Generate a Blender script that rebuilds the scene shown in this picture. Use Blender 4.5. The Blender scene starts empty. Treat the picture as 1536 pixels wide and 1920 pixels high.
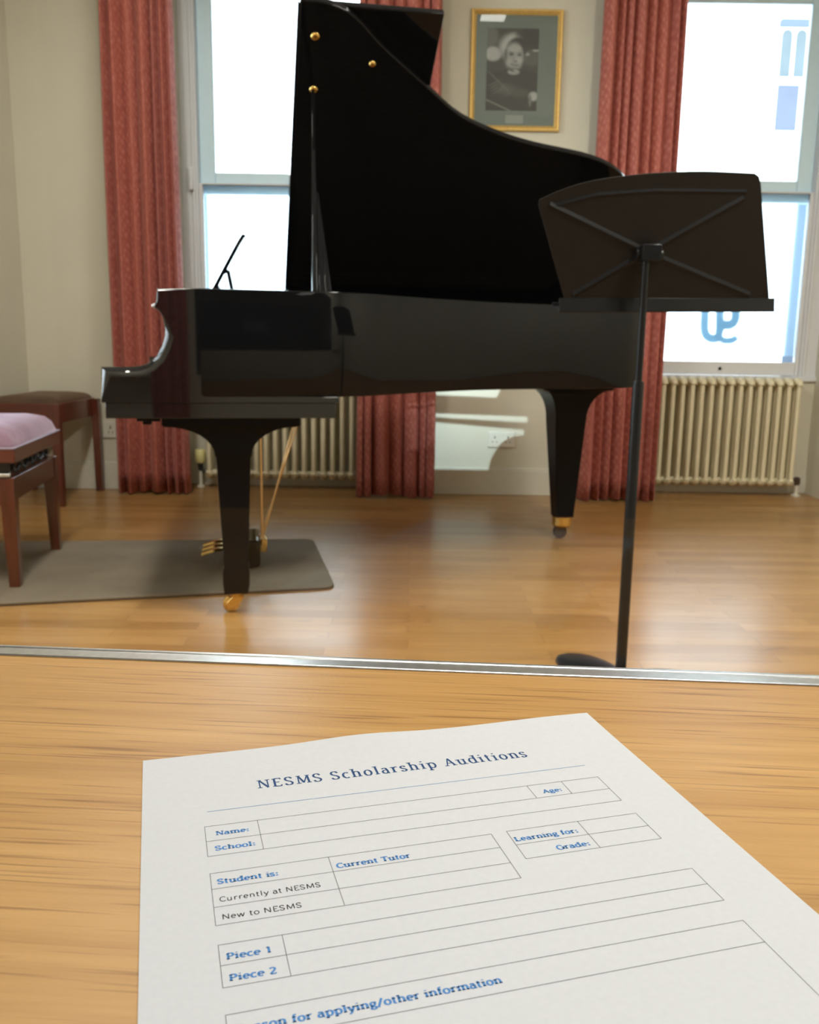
import bpy, bmesh, math, random
from mathutils import Vector, Matrix
random.seed(7)
S = bpy.context.scene
COL = S.collection
R = math.radians

# ------------------------------------------------------------------ camera
CAM_H, PITCH, ROLL, FPX = 0.84, R(10.82), R(0.87), 1690.0
fw = Vector((0, math.cos(PITCH), -math.sin(PITCH)))
rt0 = Vector((1, 0, 0)); up0 = rt0.cross(fw)
rt = rt0 * math.cos(ROLL) + up0 * math.sin(ROLL)
up = -rt0 * math.sin(ROLL) + up0 * math.cos(ROLL)
cd = bpy.data.cameras.new('camera'); cam = bpy.data.objects.new('camera', cd); COL.objects.link(cam)
cd.sensor_fit = 'VERTICAL'; cd.sensor_height = 36.0; cd.lens = 36.0 * FPX / 1920.0
cd.clip_start = 0.01; cd.clip_end = 200
M = Matrix((rt, up, -fw)).transposed().to_4x4(); M.translation = Vector((0, 0, CAM_H))
cam.matrix_world = M
cd.dof.use_dof = True; cd.dof.focus_distance = 0.40; cd.dof.aperture_fstop = 26.0
S.camera = cam

# ------------------------------------------------------------------ world, light, exposure
S.view_settings.view_transform = 'Standard'; S.view_settings.look = 'None'
S.view_settings.gamma = 1.0; S.view_settings.use_curve_mapping = False
S.view_settings.exposure = 1.0
w = bpy.data.worlds.new('world'); S.world = w; w.use_nodes = True
bg = w.node_tree.nodes['Background']
bg.inputs[0].default_value = (0.84, 0.93, 1.0, 1); bg.inputs[1].default_value = 3.8
S.cycles.use_denoising = True
S.cycles.max_bounces = 10; S.cycles.diffuse_bounces = 5; S.cycles.glossy_bounces = 5
S.cycles.transparent_max_bounces = 16; S.cycles.transmission_bounces = 8
S.cycles.sample_clamp_indirect = 6.0
S.cycles.caustics_reflective = False; S.cycles.caustics_refractive = True

def area(name, loc, rot, sx, sy, power, color, portal=False):
    l = bpy.data.lights.new(name, 'AREA'); l.shape = 'RECTANGLE'; l.size = sx; l.size_y = sy
    l.energy = power; l.color = color
    if portal: l.cycles.is_portal = True
    o = bpy.data.objects.new(name, l); COL.objects.link(o); o.location = loc; o.rotation_euler = rot
    return o
WIN = [(-1.18, -0.20), (1.20, 2.19)]        # clear width of the two windows
ZW0, ZW1 = 0.67, 2.70
for x0, x1 in WIN:
    area('window_portal', ((x0+x1)/2, 5.44, (ZW0+ZW1)/2), (R(-90), 0, 0), x1-x0, ZW1-ZW0, 1, (1, 1, 1), True)
# ceiling lamps (their fittings are built with the ceiling further down)
SIDE = (1.75, 3.65, 0.60, 2.60)             # side window in the left wall: y0, y1, z0, z1
area('window_portal', (-2.30, (SIDE[0]+SIDE[1])/2, (SIDE[2]+SIDE[3])/2), (0, R(-90), 0), SIDE[3]-SIDE[2], SIDE[1]-SIDE[0], 1, (1, 1, 1), True)
LAMPS = [(0.50, 3.46, 0.16, 0.15, 0.4), (-0.9, 1.6, 0.16, 1.2, 33), (1.5, 1.6, 0.16, 1.2, 50), (-1.1, 3.75, 0.16, 1.0, 6)]  # last one is an added lamp that brightens the left back wall and floor
WARM = (1.0, 0.945, 0.855)
for x, y, sx, sy, p in LAMPS:
    area('ceiling_lamp', (x, y, 2.925), (0, 0, 0), sx, sy, p, WARM)
DESK_LAMPS = [(0.30, -0.55, 0.6, 0.6, 12.8)]
for x, y, sx, sy, p in DESK_LAMPS:
    area('desk_room_lamp', (x, y, 2.925), (0, 0, 0), sx, sy, p, (0.93, 0.965, 1.0))

# ------------------------------------------------------------------ helpers
def tag(o, label, cat, group=None, kind=None):
    if label: o['label'] = label
    if cat: o['category'] = cat
    if group: o['group'] = group
    if kind: o['kind'] = kind
    return o
def thing(name, label, cat, loc=(0, 0, 0), rz=0.0, group=None):
    o = bpy.data.objects.new(name, None); COL.objects.link(o)
    o.empty_display_size = 0.1; o.location = loc; o.rotation_euler = (0, 0, rz)
    return tag(o, label, cat, group)
def structure(name, loc=(0, 0, 0), rz=0.0):
    o = bpy.data.objects.new(name, None); COL.objects.link(o); o.location = loc
    o.rotation_euler = (0, 0, rz); o['kind'] = 'structure'; return o

class MB:
    def __init__(s): s.v = []; s.f = []
    def quadgrid(s, rows, close_u=False, close_v=False):
        b = len(s.v); n = len(rows); m = len(rows[0])
        for r in rows: s.v += [tuple(p) for p in r]
        for i in range(n if close_u else n-1):
            for j in range(m if close_v else m-1):
                i2 = (i+1) % n; j2 = (j+1) % m
                s.f.append((b+i*m+j, b+i*m+j2, b+i2*m+j2, b+i2*m+j))
        return b
    def poly(s, pts):
        b = len(s.v); s.v += [tuple(p) for p in pts]; s.f.append(tuple(range(b, b+len(pts)))); return s
    def box(s, x0, x1, y0, y1, z0, z1):
        b = len(s.v)
        s.v += [(x0,y0,z0),(x1,y0,z0),(x1,y1,z0),(x0,y1,z0),(x0,y0,z1),(x1,y0,z1),(x1,y1,z1),(x0,y1,z1)]
        for q in ((0,3,2,1),(4,5,6,7),(0,1,5,4),(1,2,6,5),(2,3,7,6),(3,0,4,7)): s.f.append(tuple(b+i for i in q))
        return s
    def hexa(s, lo, hi):
        b = len(s.v); s.v += [tuple(p) for p in lo] + [tuple(p) for p in hi]; n = len(lo)
        s.f.append(tuple(b+i for i in reversed(range(n)))); s.f.append(tuple(b+n+i for i in range(n)))
        for i in range(n):
            j = (i+1) % n; s.f.append((b+i, b+j, b+n+j, b+n+i))
        return s
    def loft(s, secs):
        """secs: list of closed loops, capped."""
        b = s.quadgrid(secs, close_v=True); m = len(secs[0]); n = len(secs)
        s.f.append(tuple(b+i for i in reversed(range(m)))); s.f.append(tuple(b+(n-1)*m+i for i in range(m)))
        return s
    def lathe(s, prof, c=(0,0,0), ax='z', n=20):
        rows = []
        for r, h in prof:
            row = []
            for i in range(n):
                a = 2*math.pi*i/n; p, q = r*math.cos(a), r*math.sin(a)
                if ax == 'z': row.append((c[0]+p, c[1]+q, c[2]+h))
                elif ax == 'x': row.append((c[0]+h, c[1]+p, c[2]+q))
                else: row.append((c[0]+p, c[1]+h, c[2]+q))
            rows.append(row)
        return s.loft(rows)
    def tube(s, path, r, n=10):
        path = [Vector(p) for p in path]; rows = []
        ref = None
        for i, p in enumerate(path):
            d = (path[min(i+1, len(path)-1)] - path[max(i-1, 0)]).normalized()
            if ref is None: ref = d.cross(Vector((0, 0, 1)) if abs(d.z) < .9 else Vector((1, 0, 0))).normalized()
            e1 = (ref - d*ref.dot(d)).normalized(); e2 = d.cross(e1); ref = e1
            rr = r[i] if isinstance(r, (list, tuple)) else r
            rows.append([p + e1*rr*math.cos(2*math.pi*k/n) + e2*rr*math.sin(2*math.pi*k/n) for k in range(n)])
        return s.loft(rows)
    def build(s, name, m, parent=None, smooth=None, bevel=0.0, seg=2):
        me = bpy.data.meshes.new(name); me.from_pydata([tuple(p) for p in s.v], [], s.f); me.update()
        bm = bmesh.new(); bm.from_mesh(me); bmesh.ops.recalc_face_normals(bm, faces=bm.faces); bm.to_mesh(me); bm.free()
        me.materials.append(m)
        if smooth is not None:
            me.polygons.foreach_set('use_smooth', [True]*len(me.polygons))
            me.set_sharp_from_angle(angle=R(smooth))
        o = bpy.data.objects.new(name, me); COL.objects.link(o)
        if parent: o.parent = parent
        if bevel:
            md = o.modifiers.new('bevel', 'BEVEL'); md.width = bevel; md.segments = seg; md.limit_method = 'ANGLE'; md.angle_limit = R(40)
            if smooth is None:
                me.polygons.foreach_set('use_smooth', [True]*len(me.polygons)); me.set_sharp_from_angle(angle=R(35))
        return o
def catmull(P, n=6, closed=False):
    out = []; m = len(P)
    for i in range(m if closed else m-1):
        g = lambda k: P[k % m] if closed else P[min(max(k, 0), m-1)]
        p0, p1, p2, p3 = g(i-1), g(i), g(i+1), g(i+2)
        for k in range(n):
            t = k/n
            out.append(tuple(0.5*((2*b)+(-a+c)*t+(2*a-5*b+4*c-d)*t*t+(-a+3*b-3*c+d)*t**3) for a, b, c, d in zip(p0, p1, p2, p3)))
    if not closed: out.append(tuple(P[-1]))
    return out
def rrect(x0, x1, y0, y1, r, n=4):
    out = []
    for cx, cy, a in ((x1-r, y1-r, 0), (x0+r, y1-r, 90), (x0+r, y0+r, 180), (x1-r, y0+r, 270)):
        for k in range(n+1):
            t = R(a+90*k/n); out.append((cx+r*math.cos(t), cy+r*math.sin(t)))
    return out

# ------------------------------------------------------------------ materials
class NT:
    def __init__(s, name):
        s.m = bpy.data.materials.new(name); s.m.use_nodes = True; s.t = s.m.node_tree; s.n = s.t.nodes
        s.b = s.n['Principled BSDF']; s.out = s.n['Material Output']
    def new(s, typ, **kw):
        n = s.n.new(typ)
        for k, v in kw.items(): setattr(n, k, v)
        return n
    def link(s, a, b): s.t.links.new(a, b)
    def coord(s, scale=(1, 1, 1), rot=(0, 0, 0), out='Object'):
        c = s.new('ShaderNodeTexCoord'); mp = s.new('ShaderNodeMapping')
        mp.inputs['Scale'].default_value = scale; mp.inputs['Rotation'].default_value = rot
        s.link(c.outputs[out], mp.inputs['Vector']); return mp.outputs['Vector']
    def noise(s, vec, scale, detail=4, rough=.5, dist=0.0):
        n = s.new('ShaderNodeTexNoise'); n.inputs['Scale'].default_value = scale; n.inputs['Detail'].default_value = detail
        n.inputs['Roughness'].default_value = rough; n.inputs['Distortion'].default_value = dist
        s.link(vec, n.inputs['Vector']); return n.outputs['Fac']
    def ramp(s, fac, stops):
        r = s.new('ShaderNodeValToRGB'); e = r.color_ramp.elements
        while len(e) < len(stops): e.new(0.5)
        for el, (p, c) in zip(e, stops): el.position = p; el.color = (*c, 1) if len(c) == 3 else c
        s.link(fac, r.inputs['Fac']); return r.outputs['Color']
    def mix(s, fac, a, b, mode='MIX'):
        m = s.new('ShaderNodeMix', data_type='RGBA', blend_type=mode)
        for k, v in ((0, fac), (6, a), (7, b)):
            if isinstance(v, (int, float)): m.inputs[k].default_value = v
            elif isinstance(v, tuple): m.inputs[k].default_value = (*v, 1)
            else: s.link(v, m.inputs[k])
        return m.outputs[2]
    def bump(s, h, strength=.2, dist=.002):
        b = s.new('ShaderNodeBump'); b.inputs['Strength'].default_value = strength; b.inputs['Distance'].default_value = dist
        s.link(h, b.inputs['Height']); s.link(b.outputs[0], s.b.inputs['Normal'])
def plain(name, col, rough=.5, metal=0.0, var=0.06, scale=30, spec=.5, coat=0.0, bump=0.0):
    t = NT(name); v = t.coord(); f = t.noise(v, scale, 3)
    c0 = tuple(max(0, x*(1-var)) for x in col); c1 = tuple(min(1, x*(1+var)) for x in col)
    t.link(t.ramp(f, [(.3, c0), (.7, c1)]), t.b.inputs['Base Color'])
    t.b.inputs['Roughness'].default_value = rough; t.b.inputs['Metallic'].default_value = metal
    t.b.inputs['Specular IOR Level'].default_value = spec; t.b.inputs['Coat Weight'].default_value = coat
    if bump: t.bump(f, bump)
    return t.m
def mat_wood(name, dark, mid, light, sx, sy, rough, spec=.5, rot=0.0, pores=.5, axis='XY'):
    t = NT(name)
    v = t.coord((sx, sy, sy), (0, 0, rot))
    a = t.noise(v, 1.0, 6, .6, .6)
    base = t.ramp(a, [(.28, dark), (.48, mid), (.72, light)])
    v2 = t.coord((sx*2.2, sy*5, sy*5), (0, 0, rot)); p = t.noise(v2, 1.0, 3, .6)
    pm = t.ramp(p, [(.30, (pores,)*3), (.43, (1, 1, 1))])
    t.link(t.mix(1.0, base, pm, 'MULTIPLY'), t.b.inputs['Base Color'])
    t.b.inputs['Roughness'].default_value = rough; t.b.inputs['Specular IOR Level'].default_value = spec
    t.b.inputs['Coat Weight'].default_value = .5; t.b.inputs['Coat Roughness'].default_value = .15
    return t
M_WALL = plain('cream_wall_paint', (.61, .585, .485), .75, var=.02, scale=4)
M_WALLL = plain('cream_side_wall_paint', (.61, .585, .485), .75, var=.02, scale=4)
M_SKIRT = plain('skirting_paint', (.62, .60, .52), .45, var=.03)
M_CEIL = plain('ceiling_paint', (.75, .73, .68), .8, var=.02, scale=4)
M_SASH = plain('pale_sash_paint', (.62, .82, .94), .4, var=.02)
M_BOXF = plain('window_box_paint', (.66, .68, .72), .45, var=.02)
M_REV = plain('exterior_reveal_paint', (.014, .055, .12), .7, var=.04, scale=6)
M_BLACK = plain('piano_black_lacquer', (.0035, .0037, .0045), .04, var=.1, spec=.22)
M_ARM = plain('piano_arm_lacquer', (.0035, .0037, .0045), .035, var=.1, spec=.60)
M_SATIN = plain('satin_black', (.0040, .0042, .0055), .30, var=.1, spec=.12)
M_BRASS = plain('brass', (.78, .52, .17), .22, 1.0, var=.08)
M_COPPER = plain('brass_rod_metal', (.72, .50, .25), .3, 1.0, var=.05)
M_DARKW = plain('wheel_rubber', (.05, .03, .02), .5)
M_STAND = plain('stand_black_enamel', (.0125, .0105, .0095), .45, var=.12, scale=60, spec=.2)
M_RIB = plain('rib_shade_black', (.004, .0045, .007), .45, spec=.25)  # darker than the plate: shading of the crease facets put into the colour
M_STAND2 = plain('stand_tube_black', (.008, .0085, .010), .35, var=.1, spec=.25)
M_IRON = plain('bronze_plate_paint', (.06, .04, .02), .5, .3)
M_SPRUCE = mat_wood('soundboard_wood', (.05, .028, .012), (.06, .035, .016), (.07, .042, .02), 2, 40, .5).m
M_KEYW = plain('key_white', (.78, .76, .70), .25, var=.02)
M_FELT = plain('damper_felt', (.02, .02, .022), .9)
M_MAHOG = mat_wood('mahogany', (.060, .010, .004), (.092, .016, .007), (.12, .023, .010), 6, 40, .28, pores=.7).m
M_MAHOGV = mat_wood('mahogany_upright', (.060, .010, .004), (.092, .016, .007), (.12, .023, .010), 40, 6, .28, pores=.7).m
M_RAD = plain('radiator_enamel', (.70, .64, .46), .38, var=.03)
M_PLASTIC = plain('white_plastic', (.66, .64, .56), .4, var=.02)
M_YELLOW = plain('yellowed_plastic', (.72, .66, .30), .4, var=.04)
M_BLKPL = plain('black_plastic', (.015, .015, .015), .5)
M_GOLD = plain('gilt_frame', (.70, .47, .15), .42, .35, var=.12, scale=80)
M_MAT = plain('grey_green_mount', (.29, .34, .315), .8, var=.03, scale=60)
M_CARD = plain('caption_card', (.50, .53, .50), .8, var=.03)
M_ALU = plain('brushed_aluminium', (.62, .63, .62), .30, .9, var=.08, scale=200)
M_INK = plain('grey_ink', (.16, .15, .15), .8, var=.02)
M_INKD = plain('dark_grey_ink', (.055, .05, .055), .8, var=.02)
M_NAVY = plain('navy_ink', (.022, .075, .21), .8, var=.02)
M_BLUE = plain('blue_ink', (.095, .29, .66), .8, var=.02)
M_LBLUE = plain('light_blue_ink', (.20, .36, .60), .8, var=.02)

def mat_paper():
    t = NT('white_paper'); v = t.coord(); f = t.noise(v, 420, 2, .5)
    t.link(t.ramp(f, [(.3, (.762, .770, .782)), (.7, (.786, .794, .806))]), t.b.inputs['Base Color'])
    t.b.inputs['Roughness'].default_value = .85; t.b.inputs['Specular IOR Level'].default_value = .2
    return t.m
M_PAPER = mat_paper()
def mat_laminate():
    t = NT('oak_laminate')
    v = t.coord((4.0, 95, 95)); a = t.noise(v, 1.0, 5, .6, .5)
    base = t.ramp(a, [(.25, (.52, .27, .078)), (.45, (.63, .345, .108)), (.60, (.69, .39, .128)), (.78, (.75, .455, .165))])
    v2 = t.coord((11, 430, 430)); p = t.noise(v2, 1.0, 2, .5)
    pm = t.ramp(p, [(.30, (.62, .55, .48)), (.42, (1, 1, 1))])
    v3 = t.coord((1.4, 14, 14)); b = t.noise(v3, 1.0, 3, .5, .8)
    bm_ = t.ramp(b, [(.30, (.90, .87, .83)), (.6, (1, 1, 1))])
    c = t.mix(1.0, base, pm, 'MULTIPLY'); c = t.mix(1.0, c, bm_, 'MULTIPLY')
    t.link(c, t.b.inputs['Base Color']); t.b.inputs['Roughness'].default_value = .36
    t.b.inputs['Specular IOR Level'].default_value = .45
    vb = t.coord((500, 500, 500)); t.bump(t.noise(vb, 1.0, 2), .12, .0006)
    return t.m
M_LAM = mat_laminate()
def mat_floor():
    t = NT('strip_wood_floor')
    c = t.new('ShaderNodeTexCoord'); 
    br = t.new('ShaderNodeTexBrick', offset=.37, squash=1.0)
    br.inputs['Scale'].default_value = 1.0; br.inputs['Brick Width'].default_value = .62; br.inputs['Row Height'].default_value = .068
    br.inputs['Mortar Size'].default_value = .0012; br.inputs['Mortar Smooth'].default_value = .3; br.inputs['Bias'].default_value = 0
    br.inputs['Color1'].default_value = (0, 0, 0, 1); br.inputs['Color2'].default_value = (1, 1, 1, 1); br.inputs['Mortar'].default_value = (.3, .3, .3, 1)
    t.link(c.outputs['Object'], br.inputs['Vector'])
    plank = t.ramp(br.outputs['Color'], [(0, (.285, .148, .043)), (.5, (.345, .186, .059)), (1, (.40, .225, .078))])
    v = t.coord((5, 60, 60)); g = t.noise(v, 1.0, 5, .6, .4)
    gm = t.ramp(g, [(.25, (.80, .76, .70)), (.6, (1, 1, 1))])
    col = t.mix(1.0, plank, gm, 'MULTIPLY')
    vs = t.coord((9, 26, 26)); st = t.noise(vs, 1.0, 2, .5, 1.2)
    sm = t.ramp(st, [(.27, (.62, .55, .5)), (.33, (1, 1, 1))])
    col = t.mix(.7, col, sm, 'MULTIPLY')
    col = t.mix(br.outputs['Fac'], col, (.20, .10, .035))
    t.link(col, t.b.inputs['Base Color'])
    vr = t.coord((2, 8, 8)); rr = t.noise(vr, 1.0, 3)
    rm = t.new('ShaderNodeMapRange'); rm.inputs[3].default_value = .24; rm.inputs[4].default_value = .40
    t.link(rr, rm.inputs[0]); t.link(rm.outputs[0], t.b.inputs['Roughness'])
    t.b.inputs['Specular IOR Level'].default_value = .5; t.b.inputs['Coat Weight'].default_value = .12; t.b.inputs['Coat Roughness'].default_value = .16
    return t.m
M_FLOOR = mat_floor()
def mat_curtain():
    t = NT('red_damask')
    v = t.coord((1, 1, 1), (0, 0, 0), 'UV')
    vo = t.new('ShaderNodeTexVoronoi'); vo.inputs['Scale'].default_value = 1.0; vo.inputs['Randomness'].default_value = .35
    mp = t.coord((46, 30, 1), (0, 0, R(35)), 'UV'); t.link(mp, vo.inputs['Vector'])
    n = t.noise(v, 60, 3)
    base = t.ramp(vo.outputs['Distance'], [(.10, (.62, .235, .18)), (.42, (.49, .145, .110)), (.6, (.42, .118, .088))])
    nm = t.ramp(n, [(.3, (.86, .84, .84)), (.7, (1, 1, 1))])
    t.link(t.mix(1.0, base, nm, 'MULTIPLY'), t.b.inputs['Base Color'])
    t.b.inputs['Roughness'].default_value = .7; t.b.inputs['Specular IOR Level'].default_value = .3
    t.b.inputs['Sheen Weight'].default_value = .25; t.b.inputs['Sheen Roughness'].default_value = .4
    t.b.inputs['Sheen Tint'].default_value = (1, .6, .6, 1)
    tr = t.new('ShaderNodeBsdfTranslucent'); tr.inputs[0].default_value = (.7, .25, .25, 1)
    ms = t.new('ShaderNodeMixShader'); ms.inputs[0].default_value = .12
    t.link(t.b.outputs[0], ms.inputs[1]); t.link(tr.outputs[0], ms.inputs[2]); t.link(ms.outputs[0], t.out.inputs[0])
    return t.m
M_CURT = mat_curtain()
def mat_rug():
    t = NT('taupe_carpet'); v = t.coord(); f = t.noise(v, 420, 2, .7); g = t.noise(v, 5, 4)
    c = t.mix(1.0, t.ramp(f, [(.3, (.165, .136, .100)), (.7, (.245, .207, .157))]), t.ramp(g, [(.3, (.80, .80, .80)), (.65, (1, 1, 1))]), 'MULTIPLY')
    t.link(c, t.b.inputs['Base Color']); t.b.inputs['Roughness'].default_value = .95; t.b.inputs['Specular IOR Level'].default_value = .1
    t.bump(f, .5, .003); return t.m
M_RUG = mat_rug()
M_RUGB = plain('rug_binding', (.06, .035, .02), .9)
def mat_velvet(name, c0, c1, sheen, tint):
    t = NT(name); v = t.coord(); f = t.noise(v, 9, 4, .55, .5); g = t.noise(v, 500, 2)
    c = t.mix(1.0, t.ramp(f, [(.3, c0), (.7, c1)]), t.ramp(g, [(.3, (.85,)*3), (.7, (1,)*3)]), 'MULTIPLY')
    t.link(c, t.b.inputs['Base Color']); t.b.inputs['Roughness'].default_value = .8
    t.b.inputs['Sheen Weight'].default_value = sheen; t.b.inputs['Sheen Tint'].default_value = (*tint, 1); t.b.inputs['Sheen Roughness'].default_value = .35
    return t.m
M_LILAC = mat_velvet('lilac_velvet', (.20, .115, .165), (.33, .22, .29), .5, (.95, .85, 1))
M_BROWN = mat_velvet('brown_velvet', (.06, .030, .014), (.10, .05, .024), .25, (1, .8, .6))
def mat_pane(name, tint=(1, 1, 1), refl=1.0):
    t = NT(name); t.n.remove(t.b)
    fr = t.new('ShaderNodeFresnel'); fr.inputs[0].default_value = 1.45
    tr = t.new('ShaderNodeBsdfTransparent'); tr.inputs[0].default_value = (*tint, 1)
    gl = t.new('ShaderNodeBsdfGlossy'); gl.inputs['Roughness'].default_value = 0.0
    ml = t.new('ShaderNodeMath', operation='MULTIPLY'); ml.inputs[1].default_value = refl
    t.link(fr.outputs[0], ml.inputs[0])
    ms = t.new('ShaderNodeMixShader'); t.link(ml.outputs[0], ms.inputs[0]); t.link(tr.outputs[0], ms.inputs[1]); t.link(gl.outputs[0], ms.inputs[2])
    t.link(ms.outputs[0], t.out.inputs[0]); return t.m
M_PANE = mat_pane('clear_glass', (.97, .98, .98))
def mat_frost():
    t = NT('frosted_film'); t.n.remove(t.b)
    a = t.new('ShaderNodeBsdfRefraction'); a.inputs['IOR'].default_value = 1.30; a.inputs['Roughness'].default_value = .36
    a.inputs[0].default_value = (.95, .98, 1, 1)
    tl = t.new('ShaderNodeBsdfTranslucent'); tl.inputs[0].default_value = (.55, .82, 1, 1)
    ms = t.new('ShaderNodeMixShader'); ms.inputs[0].default_value = .075
    t.link(a.outputs[0], ms.inputs[1]); t.link(tl.outputs[0], ms.inputs[2]); t.link(ms.outputs[0], t.out.inputs[0]); return t.m
M_FROST = mat_frost()

# ------------------------------------------------------------------ room shell
YW, YR, YF, YE = 4.95, 5.16, 5.19, 5.42       # wall face, recess face, window plane, outer face
XL, XR, ZC = -2.085, 3.0, 3.0
REC = [(-1.27, -0.12), (1.12, 2.285)]
o = MB().box(XL-.2, XR+.2, -3.2, 5.7, -.08, 0).build('floor', M_FLOOR); o['kind'] = 'structure'
o = MB().box(XL-.2, XR+.2, -3.2, 5.7, ZC, ZC+.1).build('ceiling', M_CEIL); o['kind'] = 'structure'
b = MB(); sy0, sy1, sz0, sz1 = SIDE
b.box(XL-.2, XL, -3.2, sy0, 0, ZC); b.box(XL-.2, XL, sy1, 5.42, 0, ZC); b.box(XL-.2, XL, sy0, sy1, 0, sz0); b.box(XL-.2, XL, sy0, sy1, sz1, ZC)
o = b.build('wall_left', M_WALLL); o['kind'] = 'structure'
o = MB().box(XR, XR+.2, -3.2, 5.42, 0, ZC).build('wall_right', M_WALL); o['kind'] = 'structure'
o = MB().box(XL, XR, -3.2, -3.0, 0, ZC).build('wall_rear', plain('rear_wall_paint', (.10, .11, .125), .8)); o['kind'] = 'structure'
def wall_piece(*a):
    o = MB().box(*a).build('wall_back', M_WALL); o['kind'] = 'structure'
wall_piece(XL, REC[0][0], YW, YE, 0, ZC); wall_piece(REC[0][1], REC[1][0], YW, YE, 0, ZC); wall_piece(REC[1][1], XR, YW, YE, 0, ZC)
for (a0, a1) in REC:
    wall_piece(a0, a1, YW, YE, 2.80, ZC); wall_piece(a0, a1, YR, YF, 0, .655)
b = MB()
for (a0, a1), (x0, x1) in zip(REC, WIN):
    b.box(a0, x0, YF+.07, YE, 0, 2.80); b.box(x1, a1, YF+.07, YE, 0, 2.80)
    b.box(x0, x1, YF+.07, YE, ZW1, 2.80); b.box(x0, x1, YF+.07, YE+.04, 0, ZW0-.01)
o = b.build('trim_outer_reveal', M_REV); o['kind'] = 'structure'
b = MB(); h = .15
for x0, x1 in ((XL, REC[0][0]), (REC[0][1], REC[1][0]), (REC[1][1], XR)):
    b.box(x0, x1, YW-.016, YW, 0, h-.012); b.box(x0, x1, YW-.010, YW, h-.012, h)
o = b.build('baseboard_back', M_SKIRT, bevel=.003); o['kind'] = 'structure'
b = MB()
for x0, x1 in REC: b.box(x0, x1, YR-.014, YR, 0, .10)
o = b.build('baseboard_recess', M_SKIRT, bevel=.003); o['kind'] = 'structure'
o = MB().box(XL, XL+.016, .62, YW-.016, 0, h).build('baseboard_left', M_SKIRT, bevel=.003); o['kind'] = 'structure'

# ------------------------------------------------------------------ sash windows
for i, (x0, x1) in enumerate(WIN):
    a0, a1 = REC[i]
    W = structure('window_%d' % (i+1), ((x0+x1)/2, YR, 0)); cx = (x0+x1)/2
    L0, L1, A0, A1 = x0-cx, x1-cx, a0-cx, a1-cx
    b = MB()                                              # box frame with staff beads
    b.box(A0, L0, 0, .10, .66, 2.80); b.box(L1, A1, 0, .10, .66, 2.80)
    b.box(L0-.028, L0-.012, -.014, 0, .66, 2.66); b.box(L1+.012, L1+.028, -.014, 0, .66, 2.66)
    b.box(L0, L1, 0, .10, ZW1+.005, 2.80)
    b.build('window_frame', M_BOXF, W, bevel=.003)
    b = MB().box(A0, A1, -.02, .05, .640, .668)
    b.build('window_sill', M_BOXF, W, bevel=.004)
    # upper sash, outer track
    y0, y1 = .055, .095; zb, zt = 1.612, ZW1
    us = MB(); us.box(L0, L0+.083, y0, y1, zb, zt).box(L1-.083, L1, y0, y1, zb, zt).box(L0+.083, L1-.083, y0, y1, zb, zb+.116).box(L0+.083, L1-.083, y0, y1, zt-.075, zt)
    us = us.build('upper_sash', M_SASH, W, bevel=.006)
    MB().box(L0+.07, L1-.07, y0+.018, y0+.022, zb+.11, zt-.07).build('pane', M_PANE, us)
    # lower sash, inner track
    y0, y1 = .010, .050; zb, zt = .670, 1.665
    ls = MB(); ls.box(L0, L0+.022, y0, y1, zb, zt).box(L1-.022, L1, y0, y1, zb, zt).box(L0+.022, L1-.022, y0, y1, zb, zb+.075).box(L0+.022, L1-.022, y0, y1, zt-.010, zt)
    ls = ls.build('lower_sash', M_BOXF, W, bevel=.004)
    MB().box(L0+.02, L1-.02, y0+.018, y0+.022, zb+.07, zt-.008).build('pane', M_PANE, ls)
    fl = MB()
    zf = zb+.110
    fl.box(L0+.022, L1-.022, y0+.024, y0+.026, zf, zt-.010)
    fl.build('frosted_film', M_FROST, ls)
    MB().lathe([(.010, 0), (.010, .006), (.006, .010), (.006, .022), (.012, .028), (.010, .036), (0.002, .038)], (0.05, y0, zb+.035), 'y', 14).build('sash_lift', M_PLASTIC, ls, 40).rotation_euler = (0, 0, 0)
    # little catch on the frame
    MB().box(L0-.045, L0-.02, -.03, 0, 1.62, 1.74).build('sash_stop', M_BOXF, W, bevel=.006)
    if i == 1:
        # pale blue motif outside the frosted glass
        YS = .14
        b = MB()
        def stroke(pts, wd, y=YS):
            pts = [Vector(p) for p in catmull([tuple(p) for p in pts], 6)]; a_, c_ = [], []
            for k, p in enumerate(pts):
                d = (pts[min(k+1, len(pts)-1)]-pts[max(k-1, 0)]).normalized(); n = Vector((-d.y, d.x))*wd*.5
                a_.append((p.x+n.x, y, p.y+n.y)); c_.append((p.x-n.x, y, p.y-n.y))
            b.quadgrid([a_, c_])
        def Q(px, py):
            d = fw + rt*((px-768)/FPX) - up*((py-960)/FPX); t = (YR+YS)/d.y
            return (d.x*t - cx, CAM_H + d.z*t)
        stroke([Q(1324, 560), Q(1321, 612), Q(1326, 630), Q(1340, 635), Q(1349, 624), Q(1350, 560)], .052)
        stroke([Q(1358, 609), Q(1372, 608), Q(1380, 594), Q(1378, 560)], .056, YS+.002)
        stroke([Q(1352, 637), Q(1362, 639), Q(1374, 638), Q(1383, 631)], .040, YS+.004)
        vt = NT('pale_blue_vinyl'); vt.n.remove(vt.b); tr_ = vt.new('ShaderNodeBsdfTransparent'); tr_.inputs[0].default_value = (.012, .05, .085, 1); vt.link(tr_.outputs[0], vt.out.inputs[0])
        b.build('window_sign', vt.m, W)

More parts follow.
